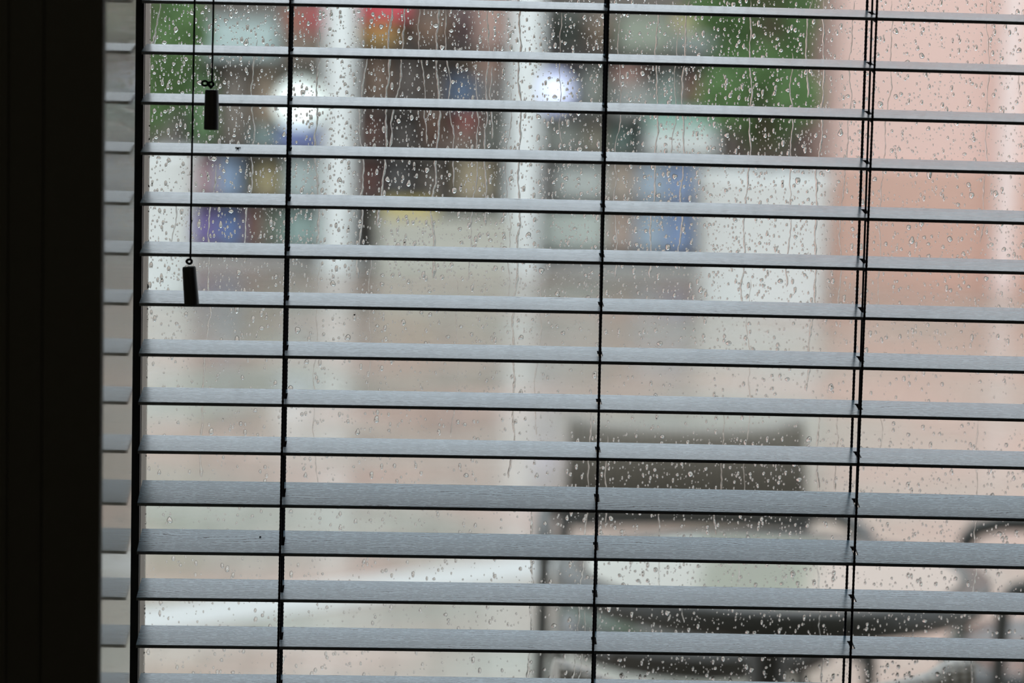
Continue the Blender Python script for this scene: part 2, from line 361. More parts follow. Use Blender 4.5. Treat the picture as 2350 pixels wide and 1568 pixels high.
# ================================================================ RAIN ON THE GLASS
rng = np.random.default_rng(7)
TRAILS = [  # pixel column at top, first row, last row, width in mm, drift
 (372, 0, 105, 2.3, -14), (588, 90, 600, 2.0, -22), (733, 60, 560, 2.4, -8), (836, 120, 640, 2.2, -12), (902, 0, 520, 2.8, -34),
 (933, 0, 340, 2.2, -36), (965, 0, 330, 1.6, 10), (1010, 0, 640, 2.8, -18), (1026, 20, 430, 1.6, 14), (1117, 0, 520, 2.2, 0), (1133, 150, 320, 1.8, -4),
 (1100, 170, 640, 1.6, -22), (1199, 0, 1100, 2.4, -26), (1290, 20, 330, 1.1, -6), (1425, 40, 640, 1.3, -16), (1512, 0, 640, 2.2, -18), (1580, 0, 620, 2.2, -26), (1558, 60, 360, 1.1, -18),
 (1726, 0, 700, 2.1, -20), (1820, 120, 660, 1.6, -14), (1862, 0, 225, 2.1, -14), (1896, 0, 900, 2.6, -40), (1961, 0, 720, 1.6, -40), (2050, 0, 720, 1.4, -40),
 (2268, 0, 560, 1.5, -14), (490, 380, 1100, 2.0, -30), (405, 440, 600, 1.5, -10), (2340, 160, 215, 1.4, -2), (1358, 940, 1568, 1.7, -40), (1392, 1000, 1200, 1.7, -8),
 (1885, 950, 1130, 2.1, -10), (1922, 950, 1130, 1.6, -10), (2020, 950, 1080, 1.3, -4), (2250, 950, 1400, 1.4, -20), (1220, 1160, 1568, 2.4, -8), (1505, 1160, 1350, 1.6, 10),
 (1640, 1160, 1230, 2.0, 6), (1560, 1380, 1430, 1.6, 4), (1880, 1285, 1568, 1.7, 6), (2233, 1500, 1568, 1.9, -2), (1240, 640, 1000, 1.2, -10), (1050, 640, 1010, 1.1, -10), (855, 560, 900, 1.0, -12), (728, 600, 1120, 1.0, -6),
 (1686, 1280, 1345, 1.3, 12), (1170, 200, 700, 1.0, -6), (1340, 1400, 1568, 1.3, -8), (1722, 640, 1180, 1.1, -10), (1660, 950, 1130, 1.5, -8)]
tpaths = []
def water_trail(k, tr):
    x0, ya, yb, wd, drift = tr
    r_ = np.random.default_rng(100+k)
    A = at(x0, ya, GY); B = at(x0+drift, yb, GY); n = max(12, int((A.z-B.z)/.0016))
    z = np.linspace(A.z, B.z, n); x = np.linspace(A.x, B.x, n)
    t = z*1.0
    for fq, am in ((32, .0016), (88, .0011), (230, .00045), (620, .00022), (1300, .00010)):
        x = x + am*np.sin(t*fq + r_.uniform(0, 6.28) + 1.3*np.sin(t*fq*.37 + r_.uniform(0, 6)))
    env = np.clip(np.minimum(np.arange(n), np.arange(n)[::-1]*2)/8., 0, 1)**.5
    wdt = wd*.00046*(.72+.28*np.sin(t*260+r_.uniform(0, 6))*np.sin(t*71+k)+.12*np.sin(t*900+k))*env
    wdt[-4:] *= 1.0
    head = np.exp(-((np.arange(n)-(n-4))/3.0)**2); wdt = wdt*(1+.7*head)+1e-5
    tpaths.append((z, x, wdt))
    S = 9; V = []; F = []
    for i in range(n):
        for j in range(S):
            a = math.pi*j/(S-1); V.append((x[i]-wdt[i]*math.cos(a), GY+.00003+wdt[i]*.75*math.sin(a)**.8, z[i]))
    for i in range(n-1):
        for j in range(S-1): F.append((i*S+j, i*S+j+1, (i+1)*S+j+1, (i+1)*S+j))
    m = MB().add(V, F, True)
    o_ = len(V)
    m.add([V[i*S] for i in range(n)]+[V[i*S+S-1] for i in range(n)], [(i, i+1, n+i+1, n+i) for i in range(n-1)])
    return m
def cap(seed, rings, seg, aspect, height, shift):
    """closed cap of water, flat side at y=0 on the pane, bulging to +y; unit radius"""
    r_ = np.random.default_rng(seed); ph = r_.uniform(0, 6.28, 4); am = r_.uniform(0, 1, 4)*np.array([.16, .14, .09, .05])
    an = np.arange(seg)*2*np.pi/seg
    rad = 1+sum(am[k]*np.cos((k+2)*an+ph[k]) for k in range(4))
    V = []; F = []
    for i in range(rings):
        q = math.cos(i/rings*math.pi/2); h = height*(math.sin(i/rings*math.pi/2)**.9)
        s = shift*(1-q)
        for k in range(seg): V.append((q*rad[k]*math.cos(an[k]), h, q*rad[k]*math.sin(an[k])*aspect - s))
    V.append((0, height, -shift))
    for i in range(rings-1):
        F += [(i*seg+k, (i+1)*seg+k, (i+1)*seg+(k+1) % seg, i*seg+(k+1) % seg) for k in range(seg)]
    F += [((rings-1)*seg+k, rings*seg, (rings-1)*seg+(k+1) % seg) for k in range(seg)]
    nt = len(F); o = len(V); V += V[:seg]; F.append(tuple(range(o, o+seg)))
    return V, F, nt
# trails first, so the drops can keep off them
trails = [water_trail(k, t) for k, t in enumerate(TRAILS)]
def near_trail(x, z):
    for (tz, tx, tw) in tpaths:
        if tz[-1] <= z <= tz[0]:
            i = int((tz[0]-z)/(tz[0]-tz[-1])*(len(tz)-1))
            if abs(tx[i]-x) < tw[i]+.0009: return True
    return False
def slat_hides(x, z):
    """does a slat stand between the camera and this point of the glass?"""
    for i in range(-1, 16):
        th = math.radians(TH.get(i, 7.6)); zc = 1.565-PITCH*i
        zf, zb = zc-.025*math.sin(th), zc+.025*math.sin(th)
        tf = (0-CAM.y)/(GY-CAM.y); tb = (.05-CAM.y)/(GY-CAM.y)
        zrf = CAM.z+(z-CAM.z)*tf; zrb = CAM.z+(z-CAM.z)*tb
        if zrf > zf-.0015 and zrb < zb+.0015: return True
    return False
drops = []; grid = {}
def try_drop(x, z, r):
    gx, gz = int(x/.004), int(z/.004)
    for a in range(gx-2, gx+3):
        for b in range(gz-2, gz+3):
            for (X, Z, R_) in grid.get((a, b), ()):
                if (X-x)**2+((Z-z)*.85)**2 < ((R_+r)*1.08)**2: return False
    if near_trail(x, z): return False
    grid.setdefault((gx, gz), []).append((x, z, r)); drops.append((x, z, r)); return True
X_L, X_R = XB+.002, .88
for (n_, lo, hi) in ((620, .0017, .0025), (4200, .0011, .0017), (11000, .00065, .0011), (24000, .00030, .00065)):
    for _ in range(n_):
        x = rng.uniform(X_L, X_R); z = rng.uniform(.90, 1.62)
        d = .34 + .66*min(1, max(0, (z-1.22)/.14)) if z > 1.18 else .30+.36*(x > .4)
        if x > .62: d *= .75
        if rng.uniform() > d: continue
        try_drop(x, z, lo+(hi-lo)*rng.uniform()**1.3)
drops.sort(key=lambda d: -d[2])
big = []; rest = []
for d in drops:
    p = Vector((d[0], GY, d[1]))-CAM; k = p.dot(CF); px = 1175+FPX*p.dot(CR)/k; py = 784-FPX*p.dot(CU)/k
    if len(big) < 300 and 345 < px < 2345 and 5 < py < 1563 and not slat_hides(d[0], d[1]): big.append(d)
    else: rest.append(d)
variants = []
for s in range(14):
    r_ = np.random.default_rng(50+s)
    V, F, nt = cap(s, 7, 22, r_.uniform(.85, 1.35), r_.uniform(.6, .85), r_.uniform(.05, .3))
    me = bpy.data.meshes.new('raindrop'); me.from_pydata(V, [], F); me.polygons.foreach_set('use_smooth', [True]*nt+[False]); me.materials.append(M['water']); variants.append(me)
proto = []
for me in variants:
    o = bpy.data.objects.new('raindrop', me); tag(o, 'one of the larger clear raindrops clinging to the outside of the window glass', 'raindrop', 'large raindrops on the window glass'); proto.append(o)
used = set(); cell_n = {}
NTH = ['first', 'second', 'third', 'fourth', 'fifth', 'sixth', 'seventh', 'eighth', 'ninth', 'tenth', 'eleventh', 'twelfth', 'thirteenth', 'fourteenth', 'fifteenth', 'sixteenth', 'seventeenth', 'eighteenth', 'nineteenth', 'twentieth']
for i, (x, z, r) in enumerate(big):
    k = i % len(proto); o = proto[k] if k not in used else proto[k].copy(); used.add(k); COL.objects.link(o)
    o.location = (x, GY+.00001, z); o.scale = (r, r, r)
    zr = CAM.z+(z-CAM.z)*(.025-CAM.y)/(GY-CAM.y); g_ = math.floor((1.565-zr)/PITCH)      # gap below slat g_
    xr = CAM.x+(x-CAM.x)*(0-CAM.y)/(GY-CAM.y)
    zn = 'left of the left ladder' if xr < .141 else 'left of the middle ladder' if xr < .416 else 'left of the right ladder' if xr < .646 else 'right of the right ladder'
    c_ = cell_n.get((g_, zn), 0); cell_n[g_, zn] = c_+1
    rank = 'largest' if c_ == 0 else NTH[min(c_, 19)]+' largest'
    gap = 'above the topmost slat' if g_ < 0 else f'in gap under the {NTH[g_]} slat'
    o['label'] = f'{rank} raindrop {gap}, {zn}'
small_v = [cap(200+s, 4, 10, np.random.default_rng(s).uniform(.9, 2.3), np.random.default_rng(s+9).uniform(.55, .85), .15) for s in range(24)]
VS = []; LOOPS = []; TOT = []; SM = []; off = 0
for i, (x, z, r) in enumerate(rest):
    V, F, nt = small_v[int(rng.integers(24))]
    a = np.array(V)*r; a[:, 0] += x; a[:, 1] += GY+.00001; a[:, 2] += z; VS.append(a)
    for j, f in enumerate(F): LOOPS.extend([q+off for q in f]); TOT.append(len(f)); SM.append(j < nt)
    off += len(V)
# beads of water caught along the left edge of the pane
for k in range(260):
    z = rng.uniform(.9, 1.62); r = rng.uniform(.0003, .00075); V, F, nt = small_v[k % 24]
    a = np.array(V)*r; a[:, 0] += XB+r*.7+.0001; a[:, 1] += GY+.00001; a[:, 2] += z; VS.append(a)
    for j, f in enumerate(F): LOOPS.extend([q+off for q in f]); TOT.append(len(f)); SM.append(j < nt)
    off += len(V)
VS = np.concatenate(VS); me = bpy.data.meshes.new('small_raindrops')
me.vertices.add(len(VS)); me.vertices.foreach_set('co', VS.ravel()); me.loops.add(len(LOOPS)); me.loops.foreach_set('vertex_index', LOOPS)
TOT = np.array(TOT); me.polygons.add(len(TOT)); me.polygons.foreach_set('loop_start', np.concatenate([[0], np.cumsum(TOT)[:-1]])); me.polygons.foreach_set('loop_total', TOT)
me.polygons.foreach_set('use_smooth', SM); me.materials.append(M['water']); me.update(calc_edges=True); me.validate()
o = bpy.data.objects.new('small_raindrops', me); COL.objects.link(o)
tag(o, 'thousands of fine raindrops sprinkled all over the outside of the window glass', 'raindrops', kind='stuff')
ORD = ['leftmost', 'second from left', 'third from left', 'fourth from left', 'fifth from left', 'sixth from left', 'seventh from left', 'eighth from left', 'ninth from left', 'tenth from left', 'eleventh from left', 'twelfth from left']
def band(y): return 'upper' if y < 330 else 'middle' if y < 800 else 'lower'
def zone(x): return 'left of left ladder' if x < 655 else 'between left and first white post' if x < 812 else 'before left half of middle rack' if x < 1000 else 'before right half of middle rack' if x < 1160 else 'left of middle ladder' if x < 1385 else 'right of middle ladder' if x < 1700 else 'left of right ladder' if x < 1990 else 'right of right ladder'
cells = {}
for k, t in enumerate(TRAILS): cells.setdefault((band(t[1]), zone(t[0])), []).append(k)
for (bn, zn), ks in cells.items():
    ks.sort(key=lambda k: TRAILS[k][0])
    for j, k in enumerate(ks):
        o = trails[k].build('water_trail', M['water'])
        tag(o, (ORD[j] if len(ks) > 1 else 'only') + f' water trail starting on {bn} glass {zn}', 'water trail', 'water trails running down the glass')

# ================================================================ SPECKS ON THE SLATS
p = at(545, 345, .02); sp = MB()
zc = 1.565-PITCH*3; th = math.radians(TH[3])
def on_slat(i, x, y, h=0): 
    t = math.radians(TH[i]); z = 1.565-PITCH*i+DZ[i]*.001+sag(x)+.0004*(1-(y/.025)**2)
    return Vector((x, .025+y*math.cos(t)-(.00125+h)*math.sin(t), z+y*math.sin(t)+(.00125+h)*math.cos(t)))
c = on_slat(3, p.x, 0, .0004)
for a in range(5):
    an = a*1.2566+.3; L = .0028
    sp.tube([c, c+Vector((math.cos(an)*L*.7, math.sin(an)*L*2.0, .0006)), c+Vector((math.cos(an)*L, math.sin(an)*L*3.5, -.0002))], [.00055, .00035, .00012], 6)
tag(sp.build('dead_insect', M['speck']), 'tiny star-shaped dead insect on the fourth slat from the top of the picture', 'insect')
p = at(597, 1227, .03); c = on_slat(11, p.x, .008, .0004)
tag(MB().tube([c+Vector((-.0008, 0, 0)), c+Vector((-.0003, 0, .0001)), c+Vector((.0004, .0004, .0002)), c+Vector((.0008, .0008, 0))], [.0002, .0007, .0006, .0002], 8).build('dirt_speck', M['speck']), 'small black speck of dirt on a bluish lower slat left of the left ladder', 'speck')

# ================================================================ TERRACE FURNITURE
def make_chair():
    root = empty('armchair')
    W2 = .222
    # woven back: curved panel with dipped, rolled top
    N = 28; prof = []
    def back(u):   # u in -1..1
        return Vector((u*W2, .045*(1-u*u), 0))
    H0 = .625; V = []; F = []; K = 14
    for i in range(N+1):
        u = -1+2*i/N; b0 = back(u); zt = .800+.022*abs(u)**2.5 + (.006 if abs(u) > .85 else 0)
        fl = 1+.035
        ring = []
        hz = zt-.024
        for k in range(K+1):
            a = math.pi*k/K; ring.append((.024*math.cos(a), hz+.024*math.sin(a)))
        ring = [(.014, H0)] + ring + [(-.014, H0)]
        for (dy, z) in ring:
            s = fl-(fl-1)*(z-H0)/(zt-H0)
            V.append((b0.x*s, b0.y+dy-(z-H0)*-.12, z))
    R_ = K+3
    for i in range(N):
        for k in range(R_-1): F.append((i*R_+k, (i+1)*R_+k, (i+1)*R_+k+1, i*R_+k+1))
        F.append((i*R_, i*R_+R_-1, (i+1)*R_+R_-1, (i+1)*R_))
    m = MB().add(V, F, True); m.add(V[:R_], [tuple(range(R_))]); m.add(V[-R_:], [tuple(range(R_-1, -1, -1))])
    m.build('backrest', M['weave'], root)
    MB().tube([(-.235, -.02, .628)]+[(u*.225, .045*(1-u*u)-.005, .622) for u in [-.9+.15*k for k in range(13)]]+[(.235, -.02, .628)], .013, 10).build('back_rail', M['chairmetal'], root)
    # seat
    V = []; F = []; n = 24
    def outline(t, s=1):
        x = .245*math.sin(t)*s; y = -.235-.235*math.cos(t)*s
        x = math.copysign(abs(math.sin(t))**.75*.25*s, math.sin(t)); y = -.25-math.copysign(abs(math.cos(t))**.6*.235*s, math.cos(t)); return x, y
    rings = [(.90, .508), (1.0, .501), (1.02, .48), (1.0, .456), (.9, .450)]
    for s, z in rings:
        for k in range(n): x, y = outline(2*math.pi*k/n, s); V.append((x, y, z - .024*(1-(x/.25)**2)))
    for i in range(len(rings)-1): F += [(i*n+k, (i+1)*n+k, (i+1)*n+(k+1) % n, i*n+(k+1) % n) for k in range(n)]
    m = MB().add(V, F, True); m.add(V[:n], [tuple(range(n))]); m.add(V[-n:], [tuple(range(n-1, -1, -1))]); m.build('seat', M['wetweave'], root)
    for s in (-1, 1):
        arm = [(s*.232, -.005, .645), (s*.262, -.12, .668), (s*.278, -.25, .672), (s*.284, -.36, .668), (s*.285, -.405, .655), (s*.286, -.425, .63)]
        MB().tube(arm, .0165, 12).build('armrest', M['chairmetal'], root)
        MB().tube([(s*.286, -.424, .64), (s*.288, -.43, .45), (s*.292, -.44, .0)], .0125, 10).build('leg', M['chairmetal'], root)
        MB().tube([(s*.226, .02, .655), (s*.23, -.01, .43), (s*.24, .05, .0)], .0125, 10).build('leg', M['chairmetal'], root)
        MB().tube([(s*.288, -.43, .455), (s*.25, -.25, .45), (s*.23, -.01, .455)], .010, 8).build('side_rail', M['chairmetal'], root)
    return root
def put(o, px, py_, Y, rz, label, sc=1):
    p = at(px, py_, Y); o.location = (p.x, Y, 0); o.rotation_euler.z = rz; o.scale = (sc, sc, sc)
    tag(o, label, 'chair', 'wicker armchairs on the terrace')
chA = make_chair(); put(chA, 1577, 1000, 2.78, 0, 'dark wicker armchair facing the window from behind the round table')
chC = copy_tree(chA); put(chC, 1742, 1545, .60, math.pi+.12, 'dark wicker armchair close to the glass, only its wet rolled top showing', 1.045)
chC.scale.z = 1.052; chD = copy_tree(chA); put(chD, 2845, 1545, .62, math.pi-.35, 'dark wicker armchair cut off by the lower right corner beside the near chair', 1.045)
chB = copy_tree(chA); Fp, Np = at(2212, 1190, 2.58), at(2296, 1320, 2.03)
rz = math.atan2(Np.y-Fp.y, Np.x-Fp.x); mid = (Fp+Np)/2
chB.rotation_euler.z = rz; chB.location = (mid.x-math.sin(rz)*.43, mid.y+math.cos(rz)*.43, 0)
tag(chB, 'dark wicker armchair turned sideways at the right edge beyond the round table', 'chair', 'wicker armchairs on the terrace')
def make_table():
    root = empty('bistro_table'); R_ = .328; H = .745
    MB().lathe([(R_-.045, H-.004), (R_-.04, H), (R_-.006, H), (R_, H-.006), (R_, H-.034), (R_-.006, H-.040), (R_-.05, H-.040), (R_-.05, H-.004), (R_-.045, H-.004)], n=72).build('table_rim', M['chairmetal'], root)
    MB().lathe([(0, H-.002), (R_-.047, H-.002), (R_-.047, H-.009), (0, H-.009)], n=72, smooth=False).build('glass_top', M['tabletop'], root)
    m = MB().lathe([(0, .74-.009), (.06, .731), (.06, .70), (.030, .69), (.030, .03), (.0, .03)], n=32, smooth=False); m.build('column', M['chairmetal'], root)
    m = MB()
    for k in range(3):
        a = k*2.094+.5; m.tube([(0, 0, .725), (math.cos(a)*.15, math.sin(a)*.15, .722), (math.cos(a)*.29, math.sin(a)*.29, .722)], .012, 8)
    m.build('top_bracket', M['chairmetal'], root)
    MB().lathe([(0, .035), (.03, .034), (.19, .02), (.21, .01), (.21, 0), (0, 0)], n=48).build('base', M['chairmetal'], root)
    return root
tA = make_table(); p = at(1771, 1316, 1.72); tA.location = (p.x, 1.72, 0); tag(tA, 'round glass-topped bistro table with dark rim behind the near armchair', 'table')

# ================================================================ ACROSS THE STREET
def planter_tree(cx, cy_, w_, ph, x_off, fz0, fz1, fr, seed, label, n=8000):
    root = empty('potted_shrub', (cx, cy_, 0))
    r = w_/2
    MB().lathe([(0, 0), (r*.9, 0), (r*.93, .02), (r, ph-.05), (r*1.03, ph-.04), (r*1.03, ph), (r*.93, ph), (r*.92, ph-.05), (0, ph-.05)], n=48).build('planter', M['white'], root)
    MB().lathe([(0, ph-.03), (r*.92, ph-.045)], n=32).build('soil', M['soil'], root)
    rg = np.random.default_rng(seed); st = MB()
    for k in range(5):
        a = rg.uniform(0, 6.28); st.tube([(0, 0, ph-.05), (math.cos(a)*.08, math.sin(a)*.08, (fz0+fz1)/2*.8), (x_off+math.cos(a)*.22, math.sin(a)*.22, fz0+(fz1-fz0)*.75)], [.022, .016, .006], 7)
    st.build('stem', M['bark'], root)
    V = []; F = []
    cl = [(rg.uniform(-1, 1), rg.uniform(-1, 1), rg.uniform(0, 1)) for _ in range(26)]
    for k in range(n):
        c_ = cl[int(rg.integers(26))]
        cc = np.array([x_off+c_[0]*fr*.72, c_[1]*fr*.7, fz0+.16+(fz1-fz0-.3)*c_[2]]); d = rg.normal(size=3); d /= np.linalg.norm(d)
        pnt = cc+d*rg.uniform(.5, 1)**.6*fr*.34
        u = rg.normal(size=3); u /= np.linalg.norm(u); v = np.cross(u, rg.normal(size=3)); v /= np.linalg.norm(v)
        s = rg.uniform(.04, .075); m_ = np.cross(u, v)*s*.12
        b = len(V); V += [pnt-u*s, pnt+v*s*.4+m_, pnt+u*s, pnt-v*s*.4+m_]; F += [(b, b+1, b+2), (b, b+2, b+3)]
    MB().add(V, F).build('foliage', M['leaf'], root)
    return tag(root, label, 'shrub', 'potted shrubs in white planters')
YP_ = 13.1
pr = at(1752, 500, YP_); planter_tree(pr.x, YP_, .74, .78, .02, .80, 3.5, .42, 3, 'green shrub in a white round planter beside the pink wall')
pl = at(330, 500, YP_); planter_tree(pl.x, YP_, .56, .82, .02, .80, 2.4, .36, 5, 'green shrub in a white planter next to the black window edge', 4200)
# pink building on the right
YW = 14.6
e0 = at(1925, 300, YW); pz = at(2000, 385, YW).z; s1 = at(2285, 300, YW).x; s2 = at(2330, 300, YW).x
bld = empty('wall_pink'); bld.name = 'pink_building'; bld.location = (e0.x, YW, 0)
m = MB(); m.box(0, 0, pz, 6, 4, 6.0); m.build('rendered_wall', M['pink'], bld)
m = MB(); m.box(0, -.03, 0, 6, 4, pz); m.build('peach_plinth', M['peach'], bld)
m = MB(); m.box(s1-e0.x, -.12, 0, s2-e0.x, 0, 5.8); m.build('pilaster', M['palepink'], bld, bevel=.01)
m = MB(); m.box(-.1, -.15, 6.0, 6.1, 4.1, 6.2); m.build('roof_edge', M['palepink'], bld)
tag(bld, 'pink rendered building with a peach plinth filling the right side', 'building')
# shop building
YS = 15.5
sx0 = at(150, 300, YS).x - 5; sx1 = e0.x-.02
shop = empty('shop_building', (sx0, YS, 0))
m = MB(); Lw = sx1-sx0
m.box(0, .5, 0, Lw, 3, 4.4); m.build('shop_wall', M['interior'], shop)
MB().box(0, .0, 2.85, Lw, .5, 4.4).build('fascia', M['facade'], shop)
aw = MB(); aw.add([(0, 0, 3.35), (Lw, 0, 3.35), (Lw, -.45, 3.05), (0, -.45, 3.05), (0, 0, 3.31), (Lw, 0, 3.31), (Lw, -.45, 2.72), (0, -.45, 2.72)],
  [(0, 3, 2, 1), (4, 5, 6, 7), (3, 7, 6, 2), (0, 1, 5, 4), (0, 4, 7, 3), (1, 2, 6, 5)]); aw.build('reflection_awning', M['mint'], shop)  # unseen awning added above the shop so the table top mirrors mint
MB().box(0, -.2, 0, Lw, .5, .07).build('shop_step', M['facade'], shop)
MB().box(-.1, -.1, 4.4, Lw, 3, 4.55).build('roof_edge', M['white'], shop)
tag(shop, 'shop building with an open front of shelves across the street', 'building')
for k, (xa, xb, lab) in enumerate(((745, 812, 'white square post left of the red and orange goods'), (1168, 1238, 'white square post left of the lilac globe lamp'))):
    a, b = at(xa, 300, 15.0), at(xb, 300, 15.0)
    cx = (a.x+b.x)/2; r_ = (b.x-a.x)/2; root = empty('canopy_post', (cx, 15.0, 0))
    MB().box(-r_, -r_, 0, r_, r_, 2.60).build('shaft', M['white'], root, bevel=.008)
    MB().box(-r_*1.2, -r_*1.2, 0, r_*1.2, r_*1.2, .05).build('base_plate', M['white'], root)
    tag(root, lab, 'post', 'white posts in front of the shop')
def hexc(r, g, b):  # mixes pale grey into the goods' colours to stand for rain haze
    k = 0 if min(r, g, b) > 240 else .32
    return tuple(((x*(1-k)+186*k)/255)**2.2 for x in (r, g, b))
YI = 15.42
def zat(px, py): return at(px, py, YI).z
def rack(x0, x1, levels, label):
    a, b = at(x0, 300, YI).x-.01, at(x1, 300, YI).x+.01; root = empty('display_rack', ((a+b)/2, YI, 0)); h = (b-a)/2
    for ly in levels: 
        z = zat((x0+x1)/2, ly); MB().box(-h, -.20, z-.018, h, .24, z).build('shelf', M['board'], root)
    MB().box(-h, .24, .08, h, .26, 2.2).build('back_panel', M['interior'], root)
    for s in (-1, 1): MB().box(s*h-.012, -.20, .07, s*h+.012, .24, 2.2).build('upright', M['board'], root)
    return tag(root, label, 'shelf rack', 'display racks in the open shop front')
mats = {}
def pm(c):
    if c not in mats: mats[c] = mat('goods_%d' % len(mats), hexc(*c), .45, .4, vary=.06)
    return mats[c]
def item(x0, x1, yt, level, mid, kind, c, label, base=None, dy=0, c2=None):
    """one article on a shelf; level = pixel row of the board it stands on, base = height of what it is stacked on"""
    Y = YI+dy; a, b = at(x0, 300, Y).x, at(x1, 300, Y).x; z0 = zat(mid, level) if base is None else base
    z1 = zat((x0+x1)/2, yt); cx = (a+b)/2; wd = (b-a)/2*.97; hh = max(.05, z1-z0); dp = min(.17, wd)
    root = None
    if kind == 'ball':
        r = wd; P = [(r*math.sin(math.pi*k/18), r-r*math.cos(math.pi*k/18)) for k in range(19)]
        o = MB().lathe(P, n=36).build('ball', pm(c)); top = z0+2*r
    elif kind in ('carton', 'storage_box'):
        root = empty(kind); MB().box(-wd, -dp, 0, wd, dp, hh*.93).build('body', pm(c), root, bevel=.006)
        MB().box(-wd*1.0, -dp*1.02, hh*.86, wd*1.0, dp*1.02, hh).build('lid', pm(c2 or tuple(int(min(255, q*1.07)) for q in c)), root, bevel=.004); o = root; top = z0+hh
    elif kind in ('flowerpot', 'bucket'):
        root = empty(kind); MB().lathe([(0, 0), (wd*.72, 0), (wd*.95, hh*.8), (wd, hh*.8), (wd, hh), (wd*.9, hh), (wd*.86, hh*.7), (0, hh*.7)], n=32).build('vessel', pm(c), root)
        MB().lathe([(wd*1.0, hh*.8), (wd*1.03, hh*.82), (wd*1.03, hh*.98), (wd*1.0, hh)], n=32).build('rim', pm(c), root); o = root; top = z0+hh
    elif kind == 'basket':
        root = empty(kind); MB().lathe([(0, 0), (wd*.8, 0), (wd, hh*.6), (wd*.9, hh*.62), (wd*.7, hh*.3), (0, hh*.3)], n=28).build('bowl', pm(c), root)
        MB().tube([(wd*.93*math.cos(t), 0, hh*.6+hh*.38*math.sin(t)) for t in [math.pi*k/14 for k in range(15)]], .012, 8).build('handle', pm(c), root); o = root; top = z0+hh
    elif kind == 'sack':
        P = [(0, 0), (wd*.8, .0), (wd, hh*.12), (wd*.97, hh*.5), (wd*.85, hh*.8), (wd*.35, hh*.93), (wd*.45, hh), (0, hh*.97)]
        root = empty(kind); q = MB().lathe(P, n=24); q.v = [(x, y*min(1, .17/wd), z) for x, y, z in q.v]; q.build('bag', pm(c), root)
        MB().tube([(wd*.36*math.cos(t), wd*.36*math.sin(t)*min(1, .17/wd), hh*.93) for t in [math.pi*k/8 for k in range(17)]], .008, 6, False).build('tie', pm(c), root); o = root; top = z0+hh
    else:   # jar, bottle
        root = empty(kind); nk = .8 if kind == 'jar' else .35
        MB().lathe([(0, 0), (wd*.9, 0), (wd, hh*.06), (wd, hh*.66), (wd*nk, hh*.82), (wd*nk, hh*.88), (0, hh*.88)], n=28).build('body', pm(c), root)
        MB().lathe([(0, hh*.88), (wd*nk*1.08, hh*.88), (wd*nk*1.08, hh), (0, hh)], n=28).build('lid', pm(c2 or tuple(int(q*.7) for q in c)), root); o = root; top = z0+hh
    o.location = (cx, Y, z0); tag(o, label, kind.replace('_', ' '), 'goods on the shop shelves')
    return top
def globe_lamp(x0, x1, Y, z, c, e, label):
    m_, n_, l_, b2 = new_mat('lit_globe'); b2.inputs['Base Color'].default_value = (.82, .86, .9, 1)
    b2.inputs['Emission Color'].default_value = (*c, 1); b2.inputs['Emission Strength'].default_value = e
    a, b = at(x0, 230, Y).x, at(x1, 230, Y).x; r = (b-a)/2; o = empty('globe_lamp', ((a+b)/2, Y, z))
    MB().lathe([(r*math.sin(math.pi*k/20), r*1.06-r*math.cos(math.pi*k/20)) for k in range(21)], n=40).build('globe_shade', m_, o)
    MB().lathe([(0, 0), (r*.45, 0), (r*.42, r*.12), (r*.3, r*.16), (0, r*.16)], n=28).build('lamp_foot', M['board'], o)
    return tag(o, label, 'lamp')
# --- left rack
rack(415, 742, (130, 335, 450, 560), 'display rack between the left planter and the first white post')
L = 590
item(414, 640, 45, 130, L, 'storage_box', (178, 205, 200), 'pale mint storage box on the top left shelf')
t = item(648, 740, 74, 130, L, 'carton', (128, 104, 84), 'brown carton under the red boxes at the left post')
item(648, 690, 18, 130, L, 'carton', (182, 96, 70), 'terracotta carton stacked on brown carton, left of the red one', t)
item(694, 740, 4, 130, L, 'carton', (214, 78, 78), 'red carton stacked on brown carton against the first post', t)
item(425, 500, 150, 335, L, 'sack', (78, 122, 62), 'leaf green sack on the second left shelf', dy=.02)
item(503, 575, 142, 335, L, 'sack', (112, 98, 84), 'taupe sack right of the leaf green sack', dy=.04)
t2 = item(578, 640, 292, 335, L, 'carton', (104, 132, 128), 'teal grey carton under the tan sack')
item(580, 632, 150, 335, L, 'sack', (136, 110, 84), 'tan sack standing on the teal grey carton', t2)
t3 = item(643, 741, 296, 335, L, 'carton', (92, 112, 190), 'blue carton under the big white globe lamp', dy=-.02)
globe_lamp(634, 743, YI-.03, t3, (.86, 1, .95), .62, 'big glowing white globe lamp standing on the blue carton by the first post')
item(445, 499, 368, 450, L, 'carton', (186, 142, 150), 'dusty pink carton on the third left shelf')
item(501, 553, 366, 450, L, 'carton', (140, 172, 214), 'light blue carton right of the dusty pink one')
item(557, 577, 352, 450, L, 'bottle', (62, 66, 58), 'dark green bottle in the third left shelf')
item(580, 655, 375, 450, L, 'jar', (172, 152, 96), 'ochre jar right of the dark bottle')
item(658, 741, 365, 450, L, 'storage_box', (205, 226, 222), 'white-mint storage box against the first post, third shelf')
item(445, 503, 482, 560, L, 'carton', (112, 92, 172), 'purple carton on the bottom left shelf')
item(505, 559, 490, 560, L, 'carton', (84, 116, 184), 'deep blue carton right of the purple one')
item(561, 606, 468, 560, L, 'jar', (142, 92, 78), 'red-brown jar on the bottom left shelf')
item(608, 655, 472, 560, L, 'jar', (128, 142, 118), 'sage green jar on the bottom left shelf')
item(658, 741, 486, 560, L, 'storage_box', (160, 196, 186), 'mint storage box on the bottom shelf by the first post')
